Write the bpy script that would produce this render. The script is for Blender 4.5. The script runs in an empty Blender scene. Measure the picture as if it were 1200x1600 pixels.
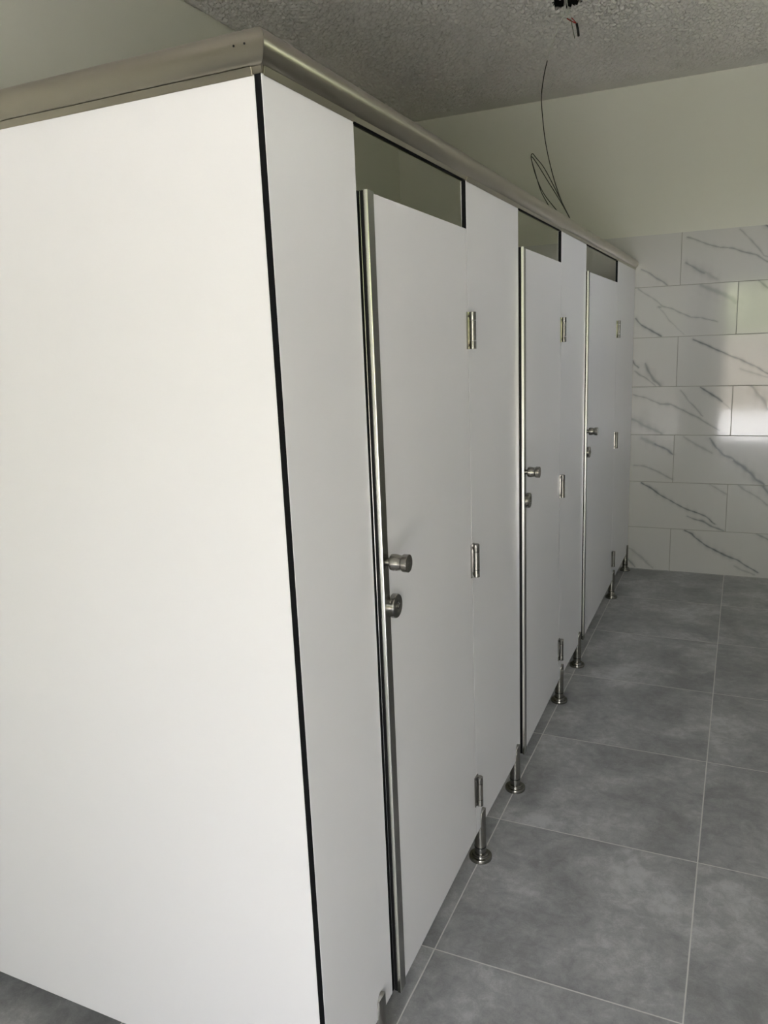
import bpy, bmesh, math, random
from mathutils import Vector, Matrix
import numpy as np
random.seed(7)
SC = bpy.context.scene
COL = SC.collection
PI = math.pi

# ------------------------------------------------------------------ camera
cam_d = bpy.data.cameras.new('camera'); cam = bpy.data.objects.new('camera', cam_d); COL.objects.link(cam)
R_ = Vector((0.909694, 0.413294, -0.040552)); U_ = Vector((-0.051706, 0.209614, 0.976416)); F_ = Vector((-0.412048, 0.886143, -0.212055))
cam.matrix_world = Matrix(((R_.x, U_.x, -F_.x, 0.643137), (R_.y, U_.y, -F_.y, -1.032853), (R_.z, U_.z, -F_.z, 1.532956), (0, 0, 0, 1)))
cam_d.sensor_fit = 'VERTICAL'; cam_d.sensor_height = 36.0; cam_d.lens = 36.0 * 1214.2 / 1600.0
cam_d.clip_start = 0.02
SC.camera = cam

# ------------------------------------------------------------------ room measures
XL, XR, YN, YF, ZC = -1.56, 1.80, -2.60, 4.177, 2.962       # left, right, near, far, ceiling
DX0, DX1, DZ = 0.36, 1.62, 2.17                               # doorway in the near wall
WY0, WY1, WZ0, WZ1 = 2.0, 3.1, 2.32, 2.78                     # high window in the right wall

# ------------------------------------------------------------------ colour management
SC.view_settings.view_transform = 'Standard'; SC.view_settings.look = 'None'
SC.view_settings.gamma = 1.0; SC.view_settings.use_curve_mapping = False
SC.view_settings.exposure = 0.20

# ------------------------------------------------------------------ node helpers
def N(nt, t, **kw):
    n = nt.nodes.new(t)
    for k, v in kw.items():
        if k == 'op': n.operation = v
        elif k.startswith('i_'): n.inputs[k[2:].replace('_', ' ')].default_value = v
        else: setattr(n, k, v)
    return n
def L(nt, a, b): nt.links.new(a, b)
def M2(nt, op, a, b=None, c=None, clamp=False):
    n = nt.nodes.new('ShaderNodeMath'); n.operation = op; n.use_clamp = clamp
    for i, v in enumerate((a, b, c)):
        if v is None: continue
        if isinstance(v, (int, float)): n.inputs[i].default_value = v
        else: L(nt, v, n.inputs[i])
    return n.outputs[0]
def mixc(nt, fac, a, b):
    n = nt.nodes.new('ShaderNodeMix'); n.data_type = 'RGBA'
    for s, v in ((n.inputs[0], fac), (n.inputs[6], a), (n.inputs[7], b)):
        if isinstance(v, (int, float)): s.default_value = v
        elif isinstance(v, tuple): s.default_value = v if len(v) == 4 else (*v, 1)
        else: L(nt, v, s)
    return n.outputs[2]
def noise(nt, vec, scale, detail=3, rough=.5, dist=0):
    n = nt.nodes.new('ShaderNodeTexNoise'); n.inputs['Scale'].default_value = scale
    n.inputs['Detail'].default_value = detail; n.inputs['Roughness'].default_value = rough; n.inputs['Distortion'].default_value = dist
    if vec is not None: L(nt, vec, n.inputs['Vector'])
    return n.outputs['Fac']
def ramp(nt, fac, stops):
    n = nt.nodes.new('ShaderNodeValToRGB'); e = n.color_ramp.elements
    while len(e) < len(stops): e.new(.5)
    for q, (p, c) in zip(e, stops): q.position = p; q.color = (*c, 1) if len(c) == 3 else c
    L(nt, fac, n.inputs[0]); return n.outputs[0]
def mat(name, color=(.8, .8, .8), rough=.5, metal=0., spec=.5):
    m = bpy.data.materials.new(name); m.use_nodes = True
    b = m.node_tree.nodes['Principled BSDF']
    b.inputs['Base Color'].default_value = (*color, 1); b.inputs['Roughness'].default_value = rough
    b.inputs['Metallic'].default_value = metal; b.inputs['Specular IOR Level'].default_value = spec
    return m, m.node_tree, b
def bump(nt, b, h, strength, dist):
    n = nt.nodes.new('ShaderNodeBump'); n.inputs['Strength'].default_value = strength; n.inputs['Distance'].default_value = dist
    L(nt, h, n.inputs['Height']); L(nt, n.outputs[0], b.inputs['Normal'])

# ------------------------------------------------------------------ world: overcast sky above a leafy hillside
w = bpy.data.worlds.new('outdoors'); SC.world = w; w.use_nodes = True
nt = w.node_tree; bg = nt.nodes['Background']
tc = N(nt, 'ShaderNodeTexCoord'); sep = N(nt, 'ShaderNodeSeparateXYZ'); L(nt, tc.outputs['Generated'], sep.inputs[0])
leaf = ramp(nt, noise(nt, tc.outputs['Generated'], 22, 5, .65), [(.30, (.055, .065, .032)), (.48, (.26, .30, .15)), (.62, (.64, .68, .42)), (.72, (1.2, 1.2, 1.1))])
edge = M2(nt, 'ADD', sep.outputs[2], M2(nt, 'MULTIPLY', M2(nt, 'SUBTRACT', noise(nt, tc.outputs['Generated'], 6, 4), .5), .35))
sky = mixc(nt, M2(nt, 'MULTIPLY', sep.outputs[2], 1.3, clamp=True), (1.0, 1.0, 1.04), (.84, .93, 1.16))
above = M2(nt, 'MULTIPLY', M2(nt, 'SUBTRACT', edge, .20), 12, clamp=True)
L(nt, mixc(nt, above, leaf, sky), bg.inputs[0])
bg.inputs[1].default_value = 9.0
sun_d = bpy.data.lights.new('sun', 'SUN'); sun_d.energy = 70.0; sun_d.angle = math.radians(2.0); sun_d.color = (1.0, .975, .94)
sun = bpy.data.objects.new('sun', sun_d); COL.objects.link(sun); sun.location = (8, -6, 10)
sun.rotation_euler = Vector((.75, -.05, -.66)).to_track_quat('-Z', 'Y').to_euler()
# ------------------------------------------------------------------ daylight portals in the two openings
def area(name, loc, aim, sx, sy, power=None, color=(1, 1, 1), portal=False):
    d = bpy.data.lights.new(name, 'AREA'); d.shape = 'RECTANGLE'; d.size = sx; d.size_y = sy
    if portal: d.cycles.is_portal = True
    else: d.energy = power; d.color = color
    o = bpy.data.objects.new(name, d); COL.objects.link(o); o.location = loc
    o.rotation_euler = Vector(aim).to_track_quat('-Z', 'Y').to_euler(); return o
area('door_daylight', ((DX0 + DX1) / 2, YN - .13, DZ / 2), (0, 1, 0), DX1 - DX0, DZ, portal=True)
area('window_daylight', (XR + .13, (WY0 + WY1) / 2, (WZ0 + WZ1) / 2), (-1, 0, 0), WY1 - WY0, WZ1 - WZ0, portal=True)

# ------------------------------------------------------------------ materials
m_white, nt, b = mat('white_laminate', (.81, .80, .79), .30, 0, .5)
tc = N(nt, 'ShaderNodeTexCoord')
L(nt, mixc(nt, noise(nt, tc.outputs['Object'], 1.7, 4), (.80, .785, .775), (.825, .81, .805)), b.inputs['Base Color'])
L(nt, M2(nt, 'MULTIPLY_ADD', noise(nt, tc.outputs['Object'], 3.0, 4), .12, .30), b.inputs['Roughness'])
bump(nt, b, noise(nt, tc.outputs['Object'], 420, 2), .04, .001)
m_core, *_ = mat('black_core', (.003, .003, .0035), .6, 0, .15)
m_rubber, *_ = mat('black_rubber', (.006, .006, .006), .6, 0, .2)
m_rail, nt, b = mat('satin_champagne_aluminium', (.50, .475, .40), .30, 1.0)
tc = N(nt, 'ShaderNodeTexCoord')
L(nt, mixc(nt, noise(nt, tc.outputs['Object'], 9, 3), (.37, .34, .28), (.41, .38, .32)), b.inputs['Base Color'])
m_alu, *_ = mat('bright_aluminium_trim', (.30, .295, .27), .24, 1.0)
m_steel, nt, b = mat('brushed_steel', (.27, .258, .235), .16, 1.0)
def aniso(name, axis):
    m, nt, b = mat(name, (.31, .297, .27), .27, 1.0)
    b.inputs['Anisotropic'].default_value = .9; b.inputs['Anisotropic Rotation'].default_value = .25
    t = N(nt, 'ShaderNodeTangent', direction_type='RADIAL', axis=axis); L(nt, t.outputs[0], b.inputs['Tangent'])
    return m
m_turned_z = aniso('turned_steel_upright', 'Z'); m_turned_x = aniso('turned_steel_knob', 'X')
m_dark, *_ = mat('dark_slot', (.02, .02, .018), .4, .6)
m_paint, nt, b = mat('cream_wall_paint', (.74, .73, .66), .55, 0, .35)
tc = N(nt, 'ShaderNodeTexCoord')
L(nt, mixc(nt, noise(nt, tc.outputs['Object'], 1.2, 3), (.71, .705, .62), (.75, .74, .665)), b.inputs['Base Color'])
bump(nt, b, noise(nt, tc.outputs['Object'], 60, 4), .08, .002)

m_ceil, nt, b = mat('textured_ceiling', (.75, .73, .68), .75, 0, .3)
tc = N(nt, 'ShaderNodeTexCoord'); sep = N(nt, 'ShaderNodeSeparateXYZ'); L(nt, tc.outputs['Object'], sep.inputs[0])
bump(nt, b, noise(nt, tc.outputs['Object'], 190, 3, .6), .5, .003)
L(nt, mixc(nt, noise(nt, tc.outputs['Object'], 5, 4), (.72, .69, .64), (.78, .76, .71)), b.inputs['Base Color'])

# floor tiles: 0.6 m squares of grey cement-look porcelain with pale grout
FX, FY = -0.0063, 0.563
m_floor, nt, b = mat('grey_floor_tiles', (.2, .2, .2), .4, 0, .5)
geo = N(nt, 'ShaderNodeNewGeometry'); sep = N(nt, 'ShaderNodeSeparateXYZ'); L(nt, geo.outputs['Position'], sep.inputs[0])
def cell(s, off):
    q = M2(nt, 'DIVIDE', M2(nt, 'SUBTRACT', s, off), .6)
    fl = M2(nt, 'FLOOR', q); fr = M2(nt, 'SUBTRACT', q, fl)
    d = M2(nt, 'MINIMUM', fr, M2(nt, 'SUBTRACT', 1.0, fr))
    return fl, M2(nt, 'MULTIPLY', d, .6)
ix, dx = cell(sep.outputs[0], FX); iy, dy = cell(sep.outputs[1], FY)
dg = M2(nt, 'MINIMUM', dx, dy)
groutm = M2(nt, 'SUBTRACT', 1.0, M2(nt, 'MULTIPLY', M2(nt, 'SUBTRACT', dg, .0015), 1400, clamp=True))
cmb = N(nt, 'ShaderNodeCombineXYZ'); L(nt, M2(nt, 'MULTIPLY_ADD', ix, 7.3, sep.outputs[0]), cmb.inputs[0]); L(nt, M2(nt, 'MULTIPLY_ADD', iy, 3.7, sep.outputs[1]), cmb.inputs[1])
cv = cmb.outputs[0]
big = noise(nt, cv, 3.2, 6, .62, .4); fine = noise(nt, cv, 26, 6, .72, .5); speck = noise(nt, cv, 230, 3, .7)
mixn = M2(nt, 'ADD', M2(nt, 'MULTIPLY', big, .60), M2(nt, 'ADD', M2(nt, 'MULTIPLY', fine, .30), M2(nt, 'MULTIPLY', speck, .10)))
tcol = ramp(nt, mixn, [(.38, (.23, .23, .226)), (.46, (.30, .30, .297)), (.525, (.375, .375, .37)), (.61, (.53, .53, .525))])
streak = N(nt, 'ShaderNodeMapping'); streak.inputs['Scale'].default_value = (4, 30, 1); streak.inputs['Rotation'].default_value = (0, 0, .5); L(nt, cv, streak.inputs[0])
dk = M2(nt, 'MULTIPLY', M2(nt, 'SUBTRACT', noise(nt, streak.outputs[0], 1.5, 6, .7), .62), 5, clamp=True)
tcol = mixc(nt, M2(nt, 'MULTIPLY', dk, .35), tcol, (.14, .138, .13))
L(nt, mixc(nt, groutm, tcol, mixc(nt, noise(nt, cv, 12, 3), (.60, .59, .55), (.75, .74, .70))), b.inputs['Base Color'])
L(nt, M2(nt, 'ADD', M2(nt, 'MULTIPLY_ADD', fine, .22, .27), M2(nt, 'MULTIPLY', groutm, .4)), b.inputs['Roughness'])
bump(nt, b, M2(nt, 'SUBTRACT', M2(nt, 'MULTIPLY', fine, .05), groutm), .5, .0012)

# marble wall tiles; the veins live in a point attribute that follows the real veins of the far wall
m_tile, nt, b = mat('glossy_marble_tiles', (.8, .8, .8), .09, 0, .55)
at = N(nt, 'ShaderNodeAttribute', attribute_name='tile'); sepc = N(nt, 'ShaderNodeSeparateColor'); L(nt, at.outputs['Color'], sepc.inputs[0])
tc = N(nt, 'ShaderNodeTexCoord')
base = mixc(nt, noise(nt, tc.outputs['Object'], 2.2, 4), (.61, .60, .575), (.67, .66, .635))
vc = mixc(nt, noise(nt, tc.outputs['Object'], 30, 4), (.13, .145, .15), (.25, .26, .265))
c1 = mixc(nt, sepc.outputs[0], base, vc)
gx = M2(nt, 'MULTIPLY', M2(nt, 'SUBTRACT', sepc.outputs[1], .35), 2.2, clamp=True)
L(nt, mixc(nt, gx, c1, (.33, .32, .28)), b.inputs['Base Color'])
L(nt, M2(nt, 'MULTIPLY_ADD', gx, .5, .07), b.inputs['Roughness'])
hh = M2(nt, 'SUBTRACT', M2(nt, 'MULTIPLY', noise(nt, tc.outputs['Object'], 5, 2), .6), gx)
bump(nt, b, hh, .5, .0022)

m_ptile, nt, b = mat('plain_wall_tiles', (.74, .735, .70), .12, 0, .5)
geo = N(nt, 'ShaderNodeNewGeometry'); sep = N(nt, 'ShaderNodeSeparateXYZ'); L(nt, geo.outputs['Position'], sep.inputs[0])
fr = M2(nt, 'FRACT', M2(nt, 'DIVIDE', M2(nt, 'SUBTRACT', sep.outputs[2], 2.109 - 7 * .3043), .3043))
ln = M2(nt, 'LESS_THAN', M2(nt, 'MINIMUM', fr, M2(nt, 'SUBTRACT', 1.0, fr)), .006)
L(nt, mixc(nt, ln, mixc(nt, noise(nt, geo.outputs['Position'], 3, 6, .6, 1.5), (.60, .61, .60), (.78, .775, .74)), (.35, .34, .3)), b.inputs['Base Color'])

m_ground, nt, b = mat('pale_concrete_ground', (.5, .49, .45), .8)
geo = N(nt, 'ShaderNodeNewGeometry')
sep = N(nt, 'ShaderNodeSeparateXYZ'); L(nt, geo.outputs['Position'], sep.inputs[0])
L(nt, mixc(nt, noise(nt, geo.outputs['Position'], 2, 5), (.52, .50, .475), (.67, .65, .625)), b.inputs['Base Color'])
m_tan, *_ = mat('tan_reflection_wall', (.40, .35, .28), .85)
m_cap, *_ = mat('polished_edge_cap', (.86, .86, .78), .22, 1.0)
m_frame, *_ = mat('white_window_frame', (.75, .75, .73), .4)
m_glass, nt, b = mat('window_glass', (1, 1, 1), .02); b.inputs['Transmission Weight'].default_value = 1.0; b.inputs['IOR'].default_value = 1.45

# ------------------------------------------------------------------ mesh helpers
def obj(name, bm, m, parent=None, smooth=False, bevel=0, loc=None):
    me = bpy.data.meshes.new(name)
    if smooth:
        for f in bm.faces: f.smooth = True
    bmesh.ops.recalc_face_normals(bm, faces=bm.faces)
    bm.to_mesh(me); bm.free()
    for q in (m if isinstance(m, (list, tuple)) else [m]): me.materials.append(q)
    o = bpy.data.objects.new(name, me); COL.objects.link(o)
    if parent is not None: o.parent = parent
    if loc is not None: o.location = loc
    if bevel:
        mod = o.modifiers.new('bevel', 'BEVEL'); mod.width = bevel; mod.segments = 2; mod.limit_method = 'ANGLE'
    return o
def box(bm, x0, x1, y0, y1, z0, z1, mi=0):
    v = [bm.verts.new((x, y, z)) for x in (x0, x1) for y in (y0, y1) for z in (z0, z1)]
    for f in ((0, 1, 3, 2), (4, 6, 7, 5), (0, 4, 5, 1), (2, 3, 7, 6), (0, 2, 6, 4), (1, 5, 7, 3)):
        q = bm.faces.new([v[i] for i in f]); q.material_index = mi
def lathe(bm, prof, mtx=Matrix(), seg=40):
    """prof: (radius, height) pairs around local z"""
    rings = []
    for r, z in prof:
        if r < 1e-6: rings.append([bm.verts.new(mtx @ Vector((0, 0, z)))])
        else: rings.append([bm.verts.new(mtx @ Vector((r * math.cos(2 * PI * k / seg), r * math.sin(2 * PI * k / seg), z))) for k in range(seg)])
    for a, c in zip(rings, rings[1:]):
        for k in range(seg):
            k2 = (k + 1) % seg
            if len(a) == 1 and len(c) == 1: continue
            if len(a) == 1: f = bm.faces.new((a[0], c[k], c[k2]))
            elif len(c) == 1: f = bm.faces.new((a[k], c[0], a[k2]))
            else: f = bm.faces.new((a[k], c[k], c[k2], a[k2]))
            f.smooth = True
def sharp(o, ang=35):
    me = o.data
    try: me.set_sharp_from_angle(angle=math.radians(ang))
    except Exception: pass
    return o
def tag(o, label=None, cat=None, group=None, kind=None):
    if label: o['label'] = label
    if cat: o['category'] = cat; o['kind'] = 'thing'
    if group: o['group'] = group
    if kind: o['kind'] = kind
    return o
def struct(name, bm, m, parent=None):
    o = obj(name, bm, m, parent)
    if parent is None: o['kind'] = 'structure'
    return o
def empty(name, loc): 
    o = bpy.data.objects.new(name, None); COL.objects.link(o); o.location = loc; o.empty_display_size = .05; return o
def smooth_path(pts, n=10):
    P = [Vector(p) for p in pts]; P = [2 * P[0] - P[1]] + P + [2 * P[-1] - P[-2]]; out = []
    for i in range(1, len(P) - 2):
        for k in range(n):
            t = k / n; a, b_, c, d = P[i - 1], P[i], P[i + 1], P[i + 2]
            out.append(.5 * ((2 * b_) + (-a + c) * t + (2 * a - 5 * b_ + 4 * c - d) * t * t + (-a + 3 * b_ - 3 * c + d) * t ** 3))
    out.append(P[-2]); return out
def tube(bm, pts, r, seg=8):
    prev = None; up = Vector((.3, .9, .1)).normalized(); first = None
    for i, p in enumerate(pts):
        t = (pts[min(i + 1, len(pts) - 1)] - pts[max(i - 1, 0)]).normalized()
        a = t.cross(up).normalized(); c = t.cross(a).normalized(); up = -c if c.dot(up) < 0 else c
        c = t.cross(a)
        ring = [bm.verts.new(p + r * (math.cos(2 * PI * k / seg) * a + math.sin(2 * PI * k / seg) * c)) for k in range(seg)]
        if prev:
            for k in range(seg): 
                f = bm.faces.new((prev[k], ring[k], ring[(k + 1) % seg], prev[(k + 1) % seg])); f.smooth = True
        else: first = ring
        prev = ring
    bm.faces.new(first); bm.faces.new(prev)

# ------------------------------------------------------------------ setting
T = .12
bm = bmesh.new(); box(bm, XL - T, XR + T, YN - T, YF + T, -.1, 0); struct('floor', bm, m_floor)
# far wall: tiled dado with veins, painted above
VEINS = [
    (0, 0.006, 0.7, [(0.034, 1.913), (0.105, 1.871), (0.154, 1.835), (0.195, 1.807)]),
    (0, 0.004, 0.55, [(0.291, 2.077), (0.358, 2.051), (0.474, 2.007), (0.556, 1.995), (0.624, 1.966), (0.677, 1.942), (0.737, 1.899)]),
    (0, 0.008, 0.55, [(0.289, 1.93), (0.349, 1.889), (0.397, 1.862)]),
    (0, 0.016, 0.3, [(0.333, 1.903), (0.396, 1.87), (0.467, 1.829)]),
    (0, 0.0035, 0.45, [(0.581, 2.101), (0.627, 2.047), (0.682, 1.984), (0.713, 1.94), (0.735, 1.932)]),
    (0, 0.006, 0.7, [(0.703, 2.114), (0.726, 2.095)]),
    (1, 0.0035, 0.5, [(0.021, 1.798), (0.109, 1.735), (0.167, 1.686), (0.281, 1.639), (0.337, 1.611), (0.392, 1.606), (0.478, 1.58)]),
    (1, 0.0025, 0.35, [(0.143, 1.683), (0.172, 1.653), (0.218, 1.596), (0.293, 1.514)]),
    (1, 0.005, 0.5, [(0.141, 1.683), (0.159, 1.68)]),
    (1, 0.016, 0.35, [(0.384, 1.799), (0.462, 1.758), (0.548, 1.713), (0.58, 1.683)]),
    (1, 0.006, 0.75, [(0.009, 1.623), (0.048, 1.584), (0.115, 1.538), (0.165, 1.503)]),
    (1, 0.008, 0.5, [(0.692, 1.802), (0.745, 1.759)]),
    (2, 0.005, 0.75, [(0.35, 1.48), (0.414, 1.453), (0.502, 1.401), (0.619, 1.348), (0.697, 1.309), (0.774, 1.267)]),
    (2, 0.006, 0.4, [(0.622, 1.299), (0.699, 1.268), (0.775, 1.242)]),
    (2, 0.01, 0.5, [(0.071, 1.338), (0.106, 1.277), (0.133, 1.233), (0.184, 1.189)]),
    (2, 0.004, 0.45, [(0.01, 1.292), (0.074, 1.26), (0.142, 1.194)]),
    (2, 0.005, 0.7, [(0.002, 1.365), (0.013, 1.331), (0.03, 1.313)]),
    (3, 0.005, 0.45, [(0.008, 1.148), (0.094, 1.121), (0.171, 1.087), (0.237, 1.081), (0.287, 1.055), (0.369, 1.02), (0.451, 0.969), (0.521, 0.922)]),
    (3, 0.0035, 0.45, [(0.291, 1.171), (0.35, 1.093), (0.409, 1.02), (0.425, 1.011)]),
    (3, 0.006, 0.8, [(0.402, 1.19), (0.467, 1.147), (0.532, 1.1)]),
    (3, 0.004, 0.35, [(0.532, 1.1), (0.581, 1.049)]),
    (3, 0.014, 0.45, [(0.005, 0.993), (0.083, 0.954), (0.185, 0.901)]),
    (3, 0.012, 0.6, [(0.68, 1.195), (0.729, 1.14), (0.761, 1.099), (0.786, 1.049)]),
    (4, 0.014, 0.4, [(0.068, 0.873), (0.162, 0.826)]),
    (4, 0.007, 0.7, [(0.154, 0.834), (0.222, 0.795), (0.26, 0.765)]),
    (4, 0.006, 0.3, [(0.318, 0.885), (0.393, 0.834), (0.491, 0.783)]),
    (4, 0.008, 0.6, [(0.471, 0.878), (0.514, 0.818), (0.563, 0.772), (0.611, 0.751), (0.644, 0.713)]),
    (4, 0.012, 0.6, [(0.62, 0.737), (0.685, 0.687), (0.742, 0.628), (0.79, 0.595)]),
    (4, 0.005, 0.4, [(0.021, 0.699), (0.09, 0.689), (0.185, 0.65), (0.262, 0.612)]),
    (5, 0.012, 0.55, [(0.774, 0.599), (0.815, 0.545)]),
    (5, 0.005, 0.85, [(0.076, 0.578), (0.12, 0.552), (0.19, 0.504), (0.276, 0.458), (0.377, 0.413), (0.461, 0.373), (0.528, 0.331)]),
    (5, 0.005, 0.6, [(0.354, 0.371), (0.446, 0.344), (0.513, 0.312), (0.579, 0.285)]),
    (5, 0.006, 0.35, [(0.484, 0.582), (0.583, 0.526)]),
    (5, 0.007, 0.35, [(0.643, 0.585), (0.708, 0.544), (0.82, 0.467)]),
    (6, 0.006, 0.8, [(0.35, 0.275), (0.392, 0.259), (0.443, 0.212), (0.519, 0.167), (0.586, 0.135), (0.668, 0.105), (0.725, 0.074), (0.79, 0.034)]),
    (6, 0.007, 0.5, [(0.761, 0.283), (0.832, 0.248)]),
    (6, 0.006, 0.5, [(0.002, 0.062), (0.048, 0.008)]),
    (6, 0.008, 0.3, [(0.01, 0.134), (0.082, 0.082), (0.163, 0.013)]),
    (6, 0.007, 0.35, [(0.646, 0.063), (0.768, 0.014)]),
]
H0, TH = 2.109, .3043
JO = {0: .2645, 1: .5883}; TW = .63
def seg_grid(a, b, fa, fb, fine, coarse):
    out = list(np.arange(a, fa, coarse)) + list(np.arange(fa, fb, fine)) + list(np.arange(fb, b, coarse)) + [b]
    return np.array(out)
gx_ = seg_grid(XL, XR, -.02, .84, .004, .02); gz_ = np.append(np.arange(0, H0, .004), H0)
X, Z = np.meshgrid(gx_, gz_, indexing='ij')
row = np.clip(np.floor((H0 - Z) / TH + 1e-6), 0, 6).astype(int)
off = np.where(row % 2 == 0, JO[0], JO[1])
colm = np.floor((X - off) / TW)
rng = np.random.default_rng(5)
wx = np.zeros_like(X); wz = np.zeros_like(X)
for _ in range(14):                       # smooth wobble so the veins are not ruled lines
    kx, kz = rng.uniform(-60, 60, 2); ph = rng.uniform(0, 6.28, 2); am = .0010
    wx += am * np.sin(kx * X + kz * Z + ph[0]); wz += am * np.sin(kx * X - kz * Z + ph[1])
br = 1 + .45 * np.sin(90 * X + 50 * Z) * np.sin(37 * X - 61 * Z)
vein = np.zeros_like(X)
def draw(r_, wd, st, P, cmask=None):
    global vein
    d = np.full_like(X, 9.); tpar = np.zeros_like(X); n = len(P) - 1
    for i in range(n):
        ax, az = P[i]; bx, bz = P[i + 1]; ux, uz = bx - ax, bz - az; l2 = ux * ux + uz * uz + 1e-9
        t = np.clip(((X + wx - ax) * ux + (Z + wz - az) * uz) / l2, 0, 1)
        q = np.hypot(X + wx - ax - t * ux, Z + wz - az - t * uz)
        tpar = np.where(q < d, (i + t) / n, tpar); d = np.minimum(d, q)
    wl = 1.3 * wd * br * (.55 + .45 * np.sin(PI * (.15 + .7 * tpar)))
    core = np.exp(-(d / (wl * .60)) ** 2) * st * 1.05 + np.exp(-(d / (wl * 2.0)) ** 2) * st * .34
    core = core * (row == r_)
    if cmask is not None: core = core * cmask
    vein = np.maximum(vein, core)
for r_, wd, st, P in VEINS: draw(r_, wd, st, P)
for r_ in range(7):                       # tiles outside the photographed strip
    o_ = JO[0] if r_ % 2 == 0 else JO[1]
    for c_ in range(-5, 4):
        x0 = o_ + c_ * TW
        if x0 + TW > .02 and x0 < .80: 
            if x0 < .3: continue
            x0 = max(x0, .84)
        zt = H0 - r_ * TH
        for k in range(rng.integers(1, 4)):
            sx = x0 + rng.uniform(0, .3); sz = zt - rng.uniform(0, .12); P = [(sx, sz)]
            for q in range(5): sx += rng.uniform(.04, .1); sz -= rng.uniform(.01, .06); P.append((sx, sz))
            draw(r_, rng.uniform(.003, .012), rng.uniform(.35, .8), P, ((X >= x0 - .002) & (X <= o_ + (c_ + 1) * TW) & ((X > .80) | (X < 0))))
ez = (H0 - Z) / TH; ez = np.abs(ez - np.round(ez)) * TH; ez = np.where((H0 - Z) < .1, 9, ez)
ex = (X - off) / TW; ex = np.abs(ex - np.round(ex)) * TW
grout = np.clip(1.2 - np.minimum(ez, ex) / .0030, 0, 1)
nx, nz = X.shape
verts = np.stack([X.ravel(), np.full(X.size, YF), Z.ravel()], 1)
idx = np.arange(X.size).reshape(nx, nz)
faces = np.stack([idx[:-1, :-1].ravel(), idx[1:, :-1].ravel(), idx[1:, 1:].ravel(), idx[:-1, 1:].ravel()], 1)
me = bpy.data.meshes.new('wall_far'); me.from_pydata(verts.tolist(), [], faces.tolist())
ca = me.attributes.new('tile', 'FLOAT_COLOR', 'POINT')
dat = np.zeros((X.size, 4), np.float32); dat[:, 0] = np.clip(vein, 0, 1).ravel(); dat[:, 1] = grout.ravel(); dat[:, 3] = 1
ca.data.foreach_set('color', dat.ravel()); me.materials.append(m_tile)
wall_far = bpy.data.objects.new('wall_far', me); COL.objects.link(wall_far); wall_far['kind'] = 'structure'
bm = bmesh.new(); box(bm, XL - T, XR + T, YF + .002, YF + T, 0, ZC); box(bm, XL, XR, YF - .001, YF + .003, H0, ZC)
obj('paint', bm, m_paint, wall_far)
bm = bmesh.new(); box(bm, XL - T, XL, YN - T, YF + .002, 0, ZC); wl = struct('wall_left', bm, m_paint)
# right wall with the high window
bm = bmesh.new()
box(bm, XR, XR + T, YN - T, WY0, 0, ZC); box(bm, XR, XR + T, WY1, YF + .002, 0, ZC); box(bm, XR, XR + T, WY0, WY1, 0, WZ0); box(bm, XR, XR + T, WY0, WY1, WZ1, ZC)
wr = struct('wall_right', bm, m_paint)
bm = bmesh.new(); box(bm, XR - .008, XR, YN, YF, 0, 2.05); obj('tiles', bm, m_ptile, wr)
# near wall with the doorway
bm = bmesh.new()
box(bm, XL, DX0, YN - T, YN, 0, ZC); box(bm, DX1, XR, YN - T, YN, 0, ZC); box(bm, DX0, DX1, YN - T, YN, DZ, ZC)
wn = struct('wall_near', bm, m_paint)
bm = bmesh.new(); box(bm, XL, DX0 - .06, YN, YN + .008, 0, 2.05); box(bm, DX1 + .06, XR - .008, YN, YN + .008, 0, 2.05); obj('tiles', bm, m_ptile, wn)
bm = bmesh.new()
box(bm, DX0 - .05, DX0, YN - T, YN + .015, 0, DZ + .05); box(bm, DX1, DX1 + .05, YN - T, YN + .015, 0, DZ + .05); box(bm, DX0, DX1, YN - T, YN + .015, DZ, DZ + .05)
struct('trim_1', bm, m_frame)
bm = bmesh.new()
f_ = .045
box(bm, XR + .03, XR + .08, WY0, WY1, WZ0, WZ0 + f_); box(bm, XR + .03, XR + .08, WY0, WY1, WZ1 - f_, WZ1)
for yy in (WY0, (WY0 + WY1) / 2 - f_ / 2, WY1 - f_): box(bm, XR + .03, XR + .08, yy, yy + f_, WZ0 + f_, WZ1 - f_)
w1 = struct('window_1', bm, m_frame)
# ceiling with a rough round cut-out for the light fitting
HC = Vector((-.148, 2.775)); HR = .057
CX0, CX1, CY0, CY1, CS = XL - .01, 1.25, .95, YF + .005, .005
nx_ = int((CX1 - CX0) / CS) + 1; ny_ = int((CY1 - CY0) / CS) + 1
rg = np.random.default_rng(3)
def band_noise(lo, hi):
    f = np.fft.fft2(rg.standard_normal((nx_, ny_))); kx = np.fft.fftfreq(nx_, CS)[:, None]; ky = np.fft.fftfreq(ny_, CS)[None, :]
    k = np.hypot(kx, ky); f *= np.exp(-(k / hi) ** 2) * (1 - np.exp(-(k / lo) ** 2)); g = np.real(np.fft.ifft2(f)); return g / g.std()
hgt = np.clip(band_noise(20, 58), -.8, 1.8) * .0080 + band_noise(4, 14) * .0008
gx2 = CX0 + np.arange(nx_) * CS; gy2 = CY0 + np.arange(ny_) * CS
GX, GY = np.meshgrid(gx2, gy2, indexing='ij')
fade = np.clip((YF - .10 + .02 * np.sin(GX * 23) * np.sin(GX * 7 + 1) - GY) * 14, 0, 1)
hgt = (hgt - .0056) * (.12 + .88 * fade)
edge_ = np.minimum.reduce([GX - CX0, CX1 - GX, GY - CY0]); hgt *= np.clip(edge_ / .03, 0, 1)
ang = np.arctan2(GY - HC.y, GX - HC.x); rr_ = HR * (1 + .10 * np.sin(5 * ang + 1) + .07 * np.sin(11 * ang))
hole = np.hypot(GX - HC.x, GY - HC.y) < rr_
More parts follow.
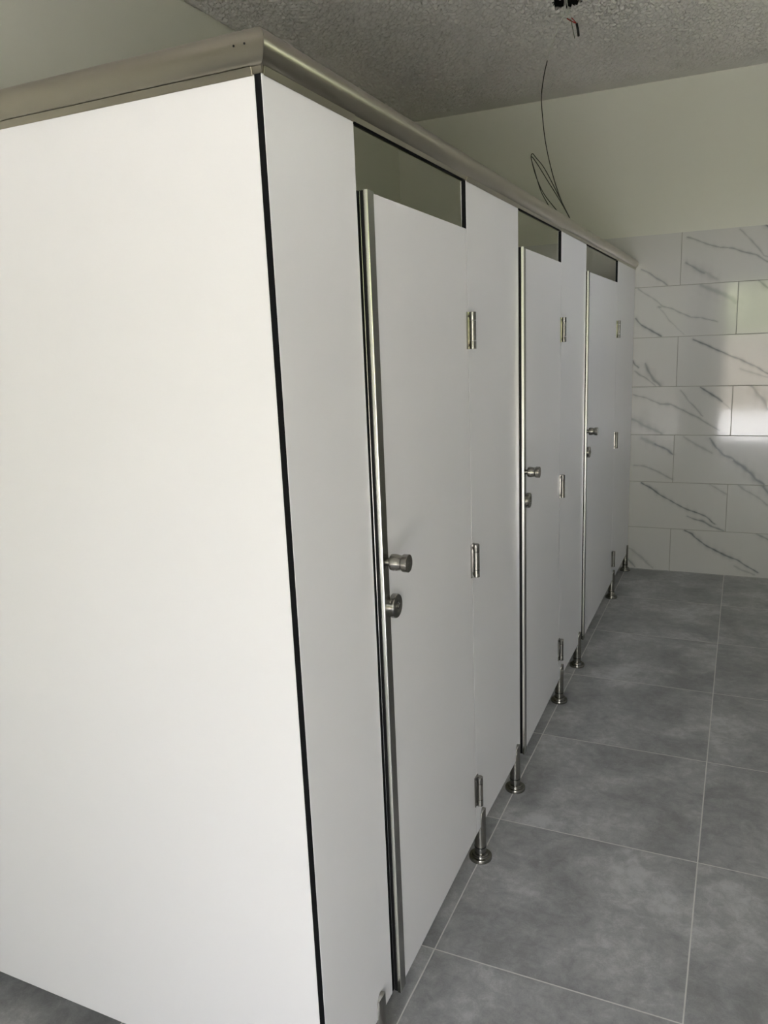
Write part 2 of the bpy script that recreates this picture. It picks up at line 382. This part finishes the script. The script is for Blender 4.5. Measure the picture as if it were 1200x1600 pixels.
ci = np.arange(nx_ * ny_).reshape(nx_, ny_)
ok = ~(hole[:-1, :-1] | hole[1:, :-1] | hole[1:, 1:] | hole[:-1, 1:])
fc = np.stack([ci[:-1, :-1][ok], ci[:-1, 1:][ok], ci[1:, 1:][ok], ci[1:, :-1][ok]], 1)
vv = np.stack([GX.ravel(), GY.ravel(), ZC + hgt.ravel()], 1)
base_n = len(vv)
def cq(x0, x1, y0, y1): return [(x0, y0, ZC), (x0, y1, ZC), (x1, y1, ZC), (x1, y0, ZC)]
extra = []
for r4 in ((XL - T, CX0, YN - T, YF + T), (CX1, XR + T, YN - T, YF + T), (CX0, CX1, YN - T, CY0), (CX0, CX1, CY1, YF + T)): extra += cq(*r4)
vl = vv.tolist() + extra; fl_ = fc.tolist() + [[base_n + 4 * k + q for q in range(4)] for k in range(4)]
me = bpy.data.meshes.new('ceiling'); me.from_pydata(vl, [], fl_); me.materials.append(m_ceil)
me.polygons.foreach_set('use_smooth', [True] * len(me.polygons))
ceil = bpy.data.objects.new('ceiling', me); COL.objects.link(ceil); ceil['kind'] = 'structure'
bm = bmesh.new(); box(bm, XL - T, XR + T, YN - T, YF + T, ZC + .07, ZC + .15)
for a_, b_, c_, d_ in ((HC.x - .10, HC.x - .08, HC.y - .10, HC.y + .10), (HC.x + .08, HC.x + .10, HC.y - .10, HC.y + .10), (HC.x - .08, HC.x + .08, HC.y - .10, HC.y - .08), (HC.x - .08, HC.x + .08, HC.y + .08, HC.y + .10)): box(bm, a_, b_, c_, d_, ZC + .003, ZC + .07)
obj('ceiling_void', bm, m_dark, ceil)

# ground outside the doorway
bm = bmesh.new(); box(bm, -6, 8, -14, YN - T, -.25, -.12); struct('floor_outside', bm, m_ground)
bm = bmesh.new(); box(bm, -6, 8, -8.3, -8.1, -.12, 1.42); struct('added_reflection_wall', bm, m_tan)  # unseen wall, added so the glossy tiles reflect tan below the greenery

# ------------------------------------------------------------------ partition panels
HB, HP, HD = .1137, 1.9117, 1.8009
Y = [0, .2893, .9040, 1.3936, 2.0174, 2.5239, 3.4512, YF - .004]
TK = .013; SK = .0009
def leg(parent, y, loc_parent):
    """round steel foot: flanged base, tube and a slotted tongue that grips the board"""
    R = .0175; cx = -TK / 2
    bm = bmesh.new()
    mt = Matrix.Translation((cx, y, 0))
    lathe(bm, [(0, 0), (.0335, 0), (.0345, .0015), (.0345, .009), (.033, .0115), (.0255, .0120), (.0245, .0135), (.0245, .019), (.023, .0205), (R, .021), (R, HB - .002), (0, HB - .002)], mt, 40)
    # tongues: front and back half shells above the board's bottom edge
    for sgn in (1, -1):
        seg = 14; top = .171; xin = TK / 2 + .0006
        a0 = math.acos(xin / R); cols = []
        for k in range(seg + 1):
            a = -a0 + 2 * a0 * k / seg
            yy = R * math.sin(a); xx = R * math.cos(a); h_ = top - .024 * (1 - math.sqrt(max(0, 1 - (yy / (R * math.sin(a0))) ** 2)))
            cols.append([bm.verts.new((cx + sgn * xx, y + yy, HB - .003)), bm.verts.new((cx + sgn * xx, y + yy, h_)), bm.verts.new((cx + sgn * xin, y + yy, HB - .003)), bm.verts.new((cx + sgn * xin, y + yy, h_))])
        for p, q in zip(cols, cols[1:]):
            f = bm.faces.new((p[0], q[0], q[1], p[1])); f.smooth = True
            bm.faces.new((p[2], q[2], q[3], p[3])); bm.faces.new((p[1], q[1], q[3], p[3])); bm.faces.new((p[0], q[0], q[2], p[2]))
        # closed ends are knife edges where the arc meets the board plane
    o = sharp(obj('leg', bm, m_turned_z, parent, loc=-Vector(loc_parent)))
    bm = bmesh.new(); lathe(bm, [(R + .0004, .040), (R + .0009, .0405), (R + .0009, .0425), (R + .0004, .043)], mt, 32)
    c = obj('collar', bm, m_dark, o)
    return o
def front_panel(i, ya, yb, label, legs, keep_y=None):
    loc = (0, ya, 0)
    bm = bmesh.new()
    for x0, x1 in ((-SK, 0), (-TK, -TK + SK)): box(bm, x0, x1, 0, yb - ya, HB, HP + .0018)
    p = obj('partition_panel', bm, m_white, loc=loc)
    tag(p, label, 'panel', 'white front panels of the cubicle row')
    bm = bmesh.new(); box(bm, -TK + SK, -SK, 0, yb - ya, HB, HP + .0018); tag(obj('core_edge', bm, m_core, p), 'black core seen along the edge')
    for y in legs: leg(p, y, loc)
    if keep_y:      # latch keeps fixed behind the free edge
        for z0, z1 in ((1.078, 1.118), (.985, 1.005)):
            bm = bmesh.new(); box(bm, -TK - .004, -TK, yb - ya - .012, yb - ya + .012, z0, z1); obj('strike_plate', bm, m_rubber, p)
    return p
front_panel(1, Y[0], Y[1], 'narrow white panel with a black edge at the near corner of the cubicle row', [.055, .228], True)
front_panel(2, Y[2], Y[3], 'white panel on two steel feet between the nearest and the middle cubicle door', [.955, 1.352], True)
front_panel(3, Y[4], Y[5], 'white panel on two steel feet between the middle and the farthest cubicle door', [2.07, 2.465], True)
front_panel(4, Y[6], Y[7], 'last white panel of the row, its end against the marble tiled wall', [3.52, 4.11])
# side panel facing the entrance
bm = bmesh.new(); x0, x1 = XL + .002, -TK - .0005
for ya, yb in ((0, SK), (TK - SK, TK)): box(bm, x0, x1, ya, yb, HB - .004, HP + .0018)
sp = obj('partition_panel', bm, m_white)
tag(sp, 'large white end panel filling the left side below the rail', 'panel')
bm = bmesh.new(); box(bm, x0, x1, SK, TK - SK, HB - .004, HP + .0018); tag(obj('core_edge', bm, m_core, sp), 'black core seen along the bottom edge')

# ------------------------------------------------------------------ doors
PZ = lambda z: Matrix.Translation((0, 0, z))
XAX = Matrix.Rotation(PI / 2, 4, 'Y')     # local z -> world +x
def door(ya, yb, ang, label):
    """hinged on the far side (yb); local y runs back to the free edge at -wd"""
    gap = .0034; wd = (yb - gap) - (ya + .020)
    bm = bmesh.new()
    for x0, x1 in ((-SK, 0), (-TK, -TK + SK)): box(bm, x0, x1, -wd, 0, HB, HD)
    d = obj('cubicle_door', bm, m_white, loc=(0, yb - gap, 0)); d.rotation_euler.z = ang
    tag(d, label, 'door', 'white cubicle doors')
    bm = bmesh.new(); box(bm, -TK + SK, -SK, -wd, 0, HB, HD); obj('core_edge', bm, m_core, d)
    e = -wd
    bm = bmesh.new()                      # aluminium channel round the free edge
    box(bm, .0003, .0026, e - .0003, e + .026, HB - .012, HD + .003); box(bm, -TK - .0022, -TK - .0003, e - .0003, e + .024, HB - .012, HD + .003)
    tr = obj('edge_trim', bm, m_alu, d, bevel=.0008)
    bm = bmesh.new(); box(bm, -.0055, .0026, e - .0028, e - .0003, HB - .012, HD + .003); tag(obj('edge_cap', bm, m_cap, tr, bevel=.0006), 'bright polished edge strip')
    bm = bmesh.new(); box(bm, -TK - .0085, -TK - .0023, e - .006, e + .012, HB - .01, HD + .002); box(bm, -TK, -.0057, e - .0020, e - .0003, HB - .01, HD + .002); obj('seal_strip', bm, m_rubber, d, bevel=.001)
    # knob
    mt = Matrix.Translation((.0026, e + .026, 1.103)) @ XAX
    bm = bmesh.new(); lathe(bm, [(0, 0), (.0085, 0), (.0085, .0060), (.0150, .0062), (.0162, .0068), (.0168, .0085), (.0172, .0130), (.0168, .0180), (.0158, .0225), (.0152, .0265), (.0155, .0295), (.0178, .0325), (.0182, .0335), (.0182, .0438), (.0176, .0446), (0, .0446)], mt)
    sharp(obj('knob', bm, m_turned_x, d), 30)
    # indicator lock
    mt = Matrix.Translation((.0005, e + .043, 1.005)) @ XAX
    bm = bmesh.new(); lathe(bm, [(0, 0), (.0250, 0), (.0252, .001), (.0252, .0095), (.0240, .0115), (.0125, .0118), (.0120, .0112), (0, .0112)], mt)
    lk = sharp(obj('indicator_lock', bm, m_turned_x, d), 30)
    bm = bmesh.new(); lathe(bm, [(0, .0113), (.006, .0113), (.006, .0145), (.005, .0155), (0, .0155)], mt, 20); sharp(obj('turn_piece', bm, m_steel, lk))
    bm = bmesh.new(); box(bm, .0120, .0128, e + .0425, e + .0445, 1.009, 1.019); obj('slot', bm, m_dark, lk)
    # three barrel hinges
    for zc in (1.5555, .9495, .2580):
        bm = bmesh.new()
        box(bm, .0003, .0035, -.013, .0008, zc - .046, zc + .046); box(bm, .0003, .0035, .0018, .0150, zc - .046, zc + .046)
        box(bm, .0035, .0110, -.0035, -.0010, zc - .046, zc + .046)
        hg = sharp(obj('hinge', bm, m_steel, d))
        bm = bmesh.new(); lathe(bm, [(0, -.0245), (.0088, -.0245), (.0088, .0245), (0, .0245)], Matrix.Translation((.0118, .0024, zc)), 28)
        sharp(obj('barrel', bm, m_turned_z, hg))
        for s in (1, -1):
            bm = bmesh.new(); prof = [(0, .0258), (.0088, .0258), (.0090, .0265), (.0090, .0450), (.0080, .0460), (0, .0460)]
            lathe(bm, [(r, s * z) for r, z in prof], Matrix.Translation((.0118, .0024, zc)), 28); sharp(obj('knuckle', bm, m_turned_z, hg))
            bm = bmesh.new(); lathe(bm, [(0, .0036), (.0032, .0036), (.0026, .0046), (0, .0048)], Matrix.Translation((0, -.0085, zc + s * .036)) @ XAX, 14); obj('screw', bm, m_steel, hg)
    return d
door(Y[1], Y[2], .0175, 'nearest cubicle door, white and standing slightly ajar, with steel knob')
door(Y[3], Y[4], .0165, 'middle cubicle door, white with a bright trim strip, steel knob and hinges')
door(Y[5], Y[6], .0065, 'farthest cubicle door, white, next to the marble tiled wall')

# ------------------------------------------------------------------ head rails
RC, RZ, RR = -.0065, 1.9475, .0260
def rail_profile():
    pts = [(.0006, 1.9140), (.0022, RZ - math.sqrt(RR ** 2 - (.0022 - RC) ** 2))]
    a0 = math.atan2(pts[1][1] - RZ, .0022 - RC); a1 = -PI - a0
    a1 = PI - a0; n = 44
    a_start = a0; a_end = PI * 2 + (-PI - a0)   # mirror point measured counter-clockwise
    for k in range(1, n): 
        a = a_start + (a_end - a_start) * k / n
        pts.append((RC + RR * math.cos(a), RZ + RR * math.sin(a)))
    pts += [(-.0152, RZ - math.sqrt(RR ** 2 - (.0022 - RC) ** 2)), (-.0136, 1.9140), (-.0130, 1.9140), (-.0137, 1.930), (.0007, 1.930), (.0000, 1.9140)]
    return pts
def sweep(bm, prof, fa, fb):
    A = [bm.verts.new(fa(d, z)) for d, z in prof]; B = [bm.verts.new(fb(d, z)) for d, z in prof]; n = len(prof)
    for k in range(n):
        f = bm.faces.new((A[k], A[(k + 1) % n], B[(k + 1) % n], B[k])); f.smooth = True
    for q in (A, B):
        f = bm.faces.new(q); bmesh.ops.triangulate(bm, faces=[f])
prof = rail_profile()
def clip(bm, f):
    q = [(.0010, 1.9117), (.0022, 1.9117), (.0050, 1.9230), (.0026, 1.9230)]
    A = [bm.verts.new(f(d, z, 0)) for d, z in q]; B = [bm.verts.new(f(d, z, 1)) for d, z in q]
    for k in range(4): bm.faces.new((A[k], A[(k + 1) % 4], B[(k + 1) % 4], B[k]))
    bm.faces.new(A); bm.faces.new(B)
bm = bmesh.new(); sweep(bm, prof, lambda d, z: (d, -d + .0004, z), lambda d, z: (d, YF - .004, z))
fr_ = sharp(obj('head_rail', bm, m_rail), 40)
tag(fr_, 'long satin metal rail along the top of the cubicle fronts to the tiled wall', 'rail')
for a, c in ((0.003, Y[1]), (Y[2], Y[3]), (Y[4], Y[5]), (Y[6], Y[7])):
    bm = bmesh.new(); clip(bm, lambda d, z, t: (d, (a, c)[t], z)); obj('clip_strip', bm, m_rail, fr_, bevel=.0005)
for a, c in ((Y[1], Y[2]), (Y[3], Y[4]), (Y[5], Y[6])):
    bm = bmesh.new(); box(bm, -.0136, .0006, a + .001, c - .001, 1.9165, 1.9285); obj('slot_shade_strip', bm, m_rubber, fr_)  # black strip stands in for the shade inside the open rail slot
bm = bmesh.new(); sweep(bm, prof, lambda d, z: (d - .0004, -d, z), lambda d, z: (XL + .002, -d, z))
sr_ = sharp(obj('head_rail', bm, m_rail), 40)
tag(sr_, 'round satin metal rail on top of the large end panel at the left', 'rail')
bm = bmesh.new(); clip(bm, lambda d, z, t: ((XL + .003, -TK - .001)[t], -d, z)); obj('clip_strip', bm, m_rail, sr_, bevel=.0005)
for x in (-.030, -.012):
    bm = bmesh.new(); lathe(bm, [(0, 0), (.0016, 0), (.0016, .0012), (0, .0012)], Matrix.Translation((x, .0065 + .0003 - RR, 1.9475)) @ Matrix.Rotation(PI / 2, 4, 'X'), 12); obj('rivet', bm, m_dark, sr_)
# ------------------------------------------------------------------ loose wires
def wmat(name, c, r=.45): return mat(name, c, r)[0]
m_wk = wmat('black_wire', (.012, .012, .010)); m_wd = wmat('dark_wire', (.03, .028, .02)); m_ww = wmat('white_wire', (.80, .80, .72)); m_wr = wmat('red_wire', (.45, .03, .015)); m_wg = wmat('green_wire', (.16, .20, .10))
def wire(name, paths, m, label, parent=None):
    bm = bmesh.new()
    for pts, r in paths: tube(bm, smooth_path(pts), r * 1.3)
    o = obj(name, bm, m, parent)
    if parent is None: tag(o, label, 'wire')
    elif label: o['label'] = label
    return o
la = [(-.1563, 2.78, 3.010), (-.1563, 2.78, 2.9638), (-.1531, 2.7533, 2.9242), (-.1528, 2.7267, 2.884), (-.1634, 2.7, 2.8441), (-.1766, 2.6733, 2.7884), (-.1897, 2.6467, 2.7329), (-.1945, 2.62, 2.6887)]
lb = [(-.1945, 2.62, 2.6887), (-.1957, 2.5663, 2.6171), (-.1937, 2.5125, 2.5213), (-.1755, 2.4588, 2.4222), (-.152, 2.405, 2.3216), (-.1209, 2.3512, 2.2221), (-.0852, 2.2975, 2.1289), (-.0476, 2.2437, 2.0498), (-.006, 2.19, 1.9813)]
l1 = [(-.006, 2.19, 1.9813), (-.0377, 2.1967, 2.0423), (-.0695, 2.2033, 2.1032), (-.1116, 2.21, 2.1797), (-.1437, 2.2167, 2.2201), (-.1606, 2.2233, 2.2399), (-.1674, 2.23, 2.2255), (-.1562, 2.2367, 2.1826), (-.1319, 2.2433, 2.102), (-.1024, 2.25, 2.0443)]
l2 = [(-.006, 2.191, 1.9813), (-.0479, 2.1975, 2.053), (-.0951, 2.205, 2.1276), (-.1375, 2.2125, 2.1951), (-.1623, 2.22, 2.2277), (-.1642, 2.2275, 2.2128), (-.148, 2.235, 2.1528), (-.1189, 2.2425, 2.0884), (-.0691, 2.25, 2.0216)]
lw = wire('hanging_wire', [(lb, .0016)], m_wd, 'long thin wire hanging from the ceiling hole down to the front rail')
wire('bare_end', [(la, .0013)], m_ww, 'pale upper length of the wire', lw)
wire('wire_loop', [(l1, .0014), (l2, .0014)], m_wd, 'loose loops near the rail', lw)
wire('hanging_wire', [([(-.1452, 2.78, 3.010), (-.1452, 2.78, 2.9616), (-.1351, 2.76, 2.9229), (-.1224, 2.74, 2.892), (-.1127, 2.72, 2.8658)], .0016), ([(-.1507, 2.79, 3.010), (-.1507, 2.78, 2.9627), (-.1468, 2.7633, 2.9313), (-.1432, 2.7467, 2.9051), (-.134, 2.73, 2.8755)], .0013)], m_ww, 'short pale pair of wires drooping from the hole in the ceiling')
rd = wire('hanging_wire', [([(-.134, 2.73, 2.8755), (-.1126, 2.72, 2.8583), (-.0941, 2.71, 2.8443), (-.0839, 2.7, 2.8318)], .0017), ([(-.1127, 2.72, 2.8708), (-.0997, 2.71, 2.8552), (-.0867, 2.7, 2.8373)], .0014)], m_wr, 'short red wire with a black taped end just below the ceiling hole')
wire('taped_end', [([(-.0867, 2.7, 2.8373), (-.080, 2.695, 2.8097), (-.076, 2.69, 2.7852)], .0040)], m_wk, 'black tape', rd)
wire('hanging_wire', [([(-.1154, 2.72, 2.8663), (-.1028, 2.7, 2.8204), (-.0902, 2.68, 2.7749)], .0012)], m_wg, 'thin greenish wire beside the black taped wire end')
